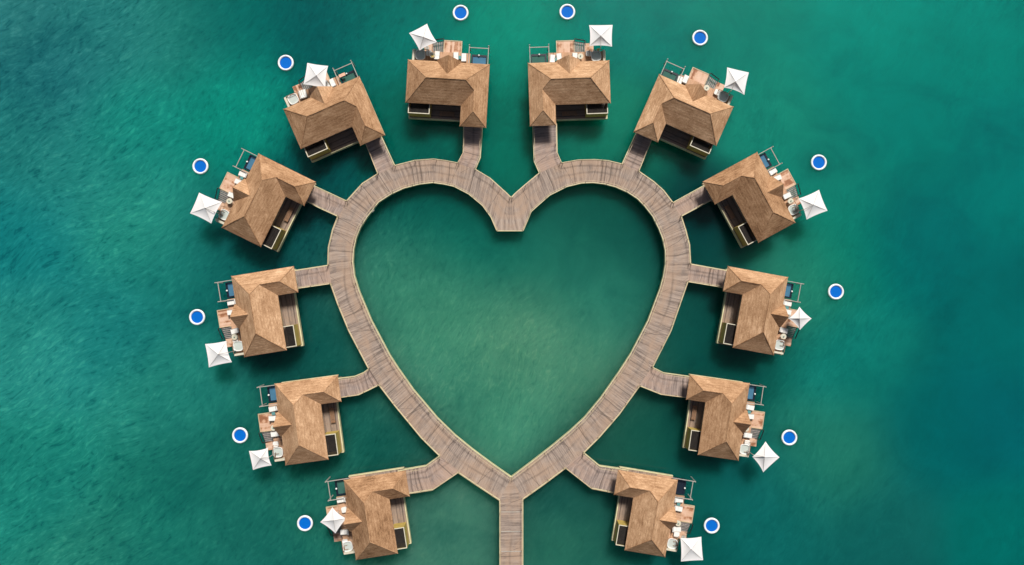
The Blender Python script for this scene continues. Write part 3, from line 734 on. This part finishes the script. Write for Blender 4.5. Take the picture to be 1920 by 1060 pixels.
NAMES = {'LC': ('white cushioned lounge chair', 'lounge chair', 'lounge chairs on the terraces'), 'OT': ('square white ottoman', 'ottoman', 'white ottomans on the terraces'),
 'ST': ('small teal topped side table', 'side table', 'side tables between lounge chairs'), 'RT': ('round white table with a vase', 'table', 'round tables on the terraces'),
 'CH': ('brown slatted wooden armchair', 'armchair', 'wooden armchairs by the soaking tubs'), 'TUB': ('rounded pale soaking tub', 'bathtub', 'soaking tubs on the terraces')}
for (side, i), L in FURN.items():
    t, a, sc = POSE[side, i]; ang = math.atan2(a.imag, a.real); ph = vphrase(side, i)
    def local_u(p):
        q = at(p[1], p[2], DZ+.4); zc = (complex(q.x, q.y)-t)/a; return (-zc.real if side == 'L' else zc.real)+UL/2
    lst = sorted(L, key=local_u); cnt = {}
    tot = {k: sum(1 for p in lst if p[0] == k) for k in NAMES}
    for p in lst:
        k = p[0]; cnt[k] = cnt.get(k, 0)+1; n = cnt[k]
        o = copy_tree(PRO[k]) if k in USED else PRO[k]; USED.add(k)
        q = at(p[1], p[2], DZ+.4); zc = (complex(q.x, q.y)-t)/a
        # keep every piece standing on the terrace boards
        yy = min(max(zc.imag, -.1), 1.85 if k != 'OT' else 1.95); q2 = t+a*complex(zc.real, yy)
        o.location = (q2.real, q2.imag, DZ)
        rz = ang+random.uniform(-.12, .12)+(math.pi if k == 'LC' else 0)
        if k == 'RT': rz = random.uniform(0, 3)
        o.rotation_euler = (0, 0, rz)
        if k == 'LC':
            where = {1: 'nearest the plunge pool', 2: 'second from the plunge pool'}.get(n, 'beyond the steps' if n == 3 else 'nearest the soaking tub')
            if tot[k] == 1: where = 'on the terrace'
        elif k == 'OT':
            where = 'by the soaking tub' if tot[k] == 1 else ('farther from the soaking tub' if n == 1 else 'nearer the soaking tub')
        elif k == 'ST': where = 'between two lounge chairs'
        elif k == 'RT': where = 'near the steps'
        elif k == 'CH': where = 'facing the soaking tub'
        else: where = 'at the terrace end'
        tag(o, f'{NAMES[k][0]} {where}, {ph}', NAMES[k][1], NAMES[k][2])

def towel(side, i, px, py, w_, d_, z, mat, label, rot=0.0):
    t, a, sc = POSE[side, i]; q = at(px, py, z); o = empty('towel', (q.x, q.y, z), math.atan2(a.imag, a.real)+rot)
    mb = MB(); n = 8
    for k in range(n):
        x0, x1 = -w_/2+w_*k/n, -w_/2+w_*(k+1)/n; h = lambda x: .012*math.sin(x*9)+.02
        mb.face([(x0, -d_/2, h(x0)), (x1, -d_/2, h(x1)), (x1, d_/2, h(x1)), (x0, d_/2, h(x0))])
        mb.face([(x0, d_/2, h(x0)-.018), (x1, d_/2, h(x1)-.018), (x1, -d_/2, h(x1)-.018), (x0, -d_/2, h(x0)-.018)])
    mb.box(-w_/2, w_/2, -.03, .03, -.0, .02)
    mb.build('cloth', mat, o); tag(o, label, 'towel')
M['peach'] = m_plain('peach_towel', (.72, .42, .30, 1), .9, .1, 6)
towel('R', 0, 1121.5, 95.0, .42, .62, DZ+.46, 'amber', 'yellow towel laid on an ottoman, top villa on the right')
towel('L', 1, 641.4, 141.0, 1.0, .45, DZ+.70, 'peach', 'peach towel over the timber frame, second villa down the left side')
towel('L', 0, 811, 105.2, .40, .40, DZ+.76, 'amber', 'yellow cloth on the round table, top villa on the left', .4)
# ------------------------------------------------------------------ parasols
UMB = {('L',1): ([(576.2,118.1),(615.3,123.8),(610.8,166.8),(568.9,158.3)], (593,141.5)),
 ('L',0): ([(767,62.3),(800.8,44.7),(819.4,79.2),(786.6,95.1)], (793.8,69.5)),
 ('R',0): ([(1104.5,47.5),(1148.7,47),(1147.6,87.7),(1105.2,86.6)], (1126.6,67)),
 ('R',1): ([(1363.4,126.6),(1404.2,136.2),(1395.7,178.1),(1357.8,164.5)], (1379.5,153)),
 ('L',2): ([(373.4,361.4),(416.5,379),(396,419.4),(356.4,400.3)], (384.5,390)),
 ('R',2): ([(1497.4,372.6),(1535.8,356),(1551.7,395.3),(1512.5,411.9)], (1525.3,384)),
 ('L',3): ([(384.5,645.3),(424.5,639.5),(434.7,679.4),(391.6,689.2)], (408.7,664.5)),
 ('R',3): ([(1499,575.4),(1521.8,597.5),(1499.9,619),(1478.4,597.5)], (1499.6,597.5)),
 ('L',4): ([(466.8,845.8),(502.5,839.9),(509.2,873),(474.4,881.5)], (488,860)),
 ('R',4): ([(1435.4,828),(1461.7,857.7),(1431.1,885.7),(1410.7,856.9)], (1434,857)),
 ('L',5): ([(623.1,951.3),(649.4,972.5),(629,1000.5),(600.5,979.3)], (625.3,976)),
 ('R',5): ([(1275.8,1009),(1314.9,1006.5),(1318.3,1050.6),(1276.7,1053.2)], (1296.2,1030.3))}
def parasol(side, i, corners, apex):
    zc, za = DZ+2.45, DZ+3.35
    ap = at(apex[0], apex[1], za); r = empty('parasol', (ap.x, ap.y, 0))
    t, a, sc = POSE[side, i]
    C = [at(c[0], c[1], zc)-Vector((ap.x, ap.y, 0)) for c in corners]     # clockwise in the picture
    A = Vector((0, 0, za)); mb = MB(); n = 10
    rnd = random.Random(i*7+ord(side))
    for k in range(4):
        p, q = C[k], C[(k+1) % 4]; mid = (p+q)/2; inw = Vector((-mid.x, -mid.y, 0)).normalized()
        sag = rnd.uniform(.07, .18)
        def pt(s, h):
            e = p.lerp(q, s)+inw*sag*4*s*(1-s)*.8+Vector((0, 0, .12*4*s*(1-s)))
            x = e.lerp(A, h)
            f = 4*s*(1-s)*(1-h)*h*4
            x.z -= .05*f; x += Vector((0, 0, -.10*4*h*(1-h)))
            return x
        for u in range(n):
            for v in range(6):
                s0, s1, h0, h1 = u/n, (u+1)/n, v/6, (v+1)/6
                if v == 5: mb.face([pt(s1, h0), pt(s0, h0), A])
                else: mb.face([pt(s1, h0), pt(s0, h0), pt(s0, h1), pt(s1, h1)])
    cn = mb.build('canopy', 'canvas', r, weld=True)
    cn.modifiers.new('thickness', 'SOLIDIFY').thickness = .012
    base = DZ
    ro = MB()
    for c in C: ro.tube(c+Vector((0, 0, -.04)), A+Vector((0, 0, -.05)), .018, 6)
    ro.build('ribs', 'frame', r)
    # where it stands: terrace boards, low platform, or swim landing
    zl = (complex(ap.x, ap.y)-t)/a; u = (-zl.real if side == 'L' else zl.real)+UL/2; v = zl.imag
    foot = Vector((0, 0, 0)); base = DZ
    if v > 2.05:
        if 4.7 < u < 7.1 and v < 4.0: base = DZ-.35
        elif 9.1 < u < 10.25 and v < 4.0: base = .62
        else:
            v2 = 2.05; off = a*complex(0, v2-v); foot = Vector((off.real, off.imag, 0))
    if u > 11.2 and base == DZ:
        du = (11.15-u)*(-1 if side == 'L' else 1); off = a*complex(du, 0); foot += Vector((off.real, off.imag, 0))
    lean = foot.length
    if lean < .05:
        MB().tube((0, 0, base+.05), (0, 0, za+.10), .035, 10).build('pole', 'frame', r)
    else:                                                   # side post with an arm holding the canopy
        mb = MB().tube((foot.x, foot.y, base+.05), (foot.x, foot.y, za-.35), .05, 10)
        mb.tube((foot.x, foot.y, za-.35), (0, 0, za+.02), .035, 8); mb.build('pole', 'frame', r)
    MB().lathe([(0, base), (.32, base), (.30, base+.06), (0, base+.07)], 20, foot.x, foot.y).build('base', 'frame', r)
    MB().lathe([(0, za-.02), (.05, za-.02), (.04, za+.08), (0, za+.14)], 10).build('finial', 'frame', r)
    tag(r, f'square white canvas parasol with pointed corners, {vphrase(side, i)}', 'parasol', 'white parasols on the terraces')
for (side, i), (c, ap) in UMB.items(): parasol(side, i, c, ap)

# ------------------------------------------------------------------ round floats moored off every villa
FL = {('L',1): (535.5,117.8), ('L',2): (375.3,312), ('L',3): (369.2,595), ('L',4): (449.7,816.8), ('L',5): (571.5,981.8), ('L',0): (863.5,24),
 ('R',0): (1063.7,22.3), ('R',1): (1312.7,71), ('R',2): (1535.6,304.8), ('R',3): (1567.7,547.3), ('R',4): (1480.2,821), ('R',5): (1334.7,986.3)}
def float_proto():
    r = empty('ring_float'); R0, rt = 1.075, .165
    prof = [(R0+rt*math.cos(a_), .10+rt*math.sin(a_)) for a_ in [2*math.pi*k/14 for k in range(15)]]
    MB().lathe(prof, 48).build('tube', 'vinyl', r, smooth=True)
    MB().lathe([(0, .03), (R0-.1, .03), (R0-.1, .07), (0, .07)], 40).build('floor', 'blue', r)
    for k in range(6):
        t = 2*math.pi*(k+.5)/6; c, s = math.cos(t), math.sin(t); q = R0+.02
        h = MB().tube((q*c+.1*s, q*s-.1*c, .30), (q*c+.1*s-.0, q*s-.1*c, .33), .014, 5)
        h.tube((q*c+.1*s, q*s-.1*c, .33), (q*c-.1*s, q*s+.1*c, .33), .014, 5); h.build('handle', 'vinyl', r)
    return r
fp = None
for (side, i), (x, y) in FL.items():
    if fp is None: fp = o = float_proto()
    else: o = copy_tree(fp)
    q = at(x, y, .2); o.location = (q.x, q.y, 0); o.rotation_euler = (0, 0, random.uniform(0, 6))
    tag(o, f'white inflatable ring float with blue floor, off the {vphrase(side, i)}', 'float', 'ring floats moored off the villas')

# ------------------------------------------------------------------ small pale box hung on the inner edge of the boardwalk
q = at(698.2, 394.8, 1.9)
bx = empty('utility_box', (q.x, q.y, 0)); tag(bx, 'small pale utility box fixed to the inner edge of the left lobe', 'box')
MB().box(-.22, .22, -.16, .16, 1.35, 1.95).build('case', 'coping', bx); MB().box(-.26, .26, -.2, .2, 1.95, 2.0).build('lid', 'frame', bx)
bx.rotation_euler = (0, 0, math.radians(45))
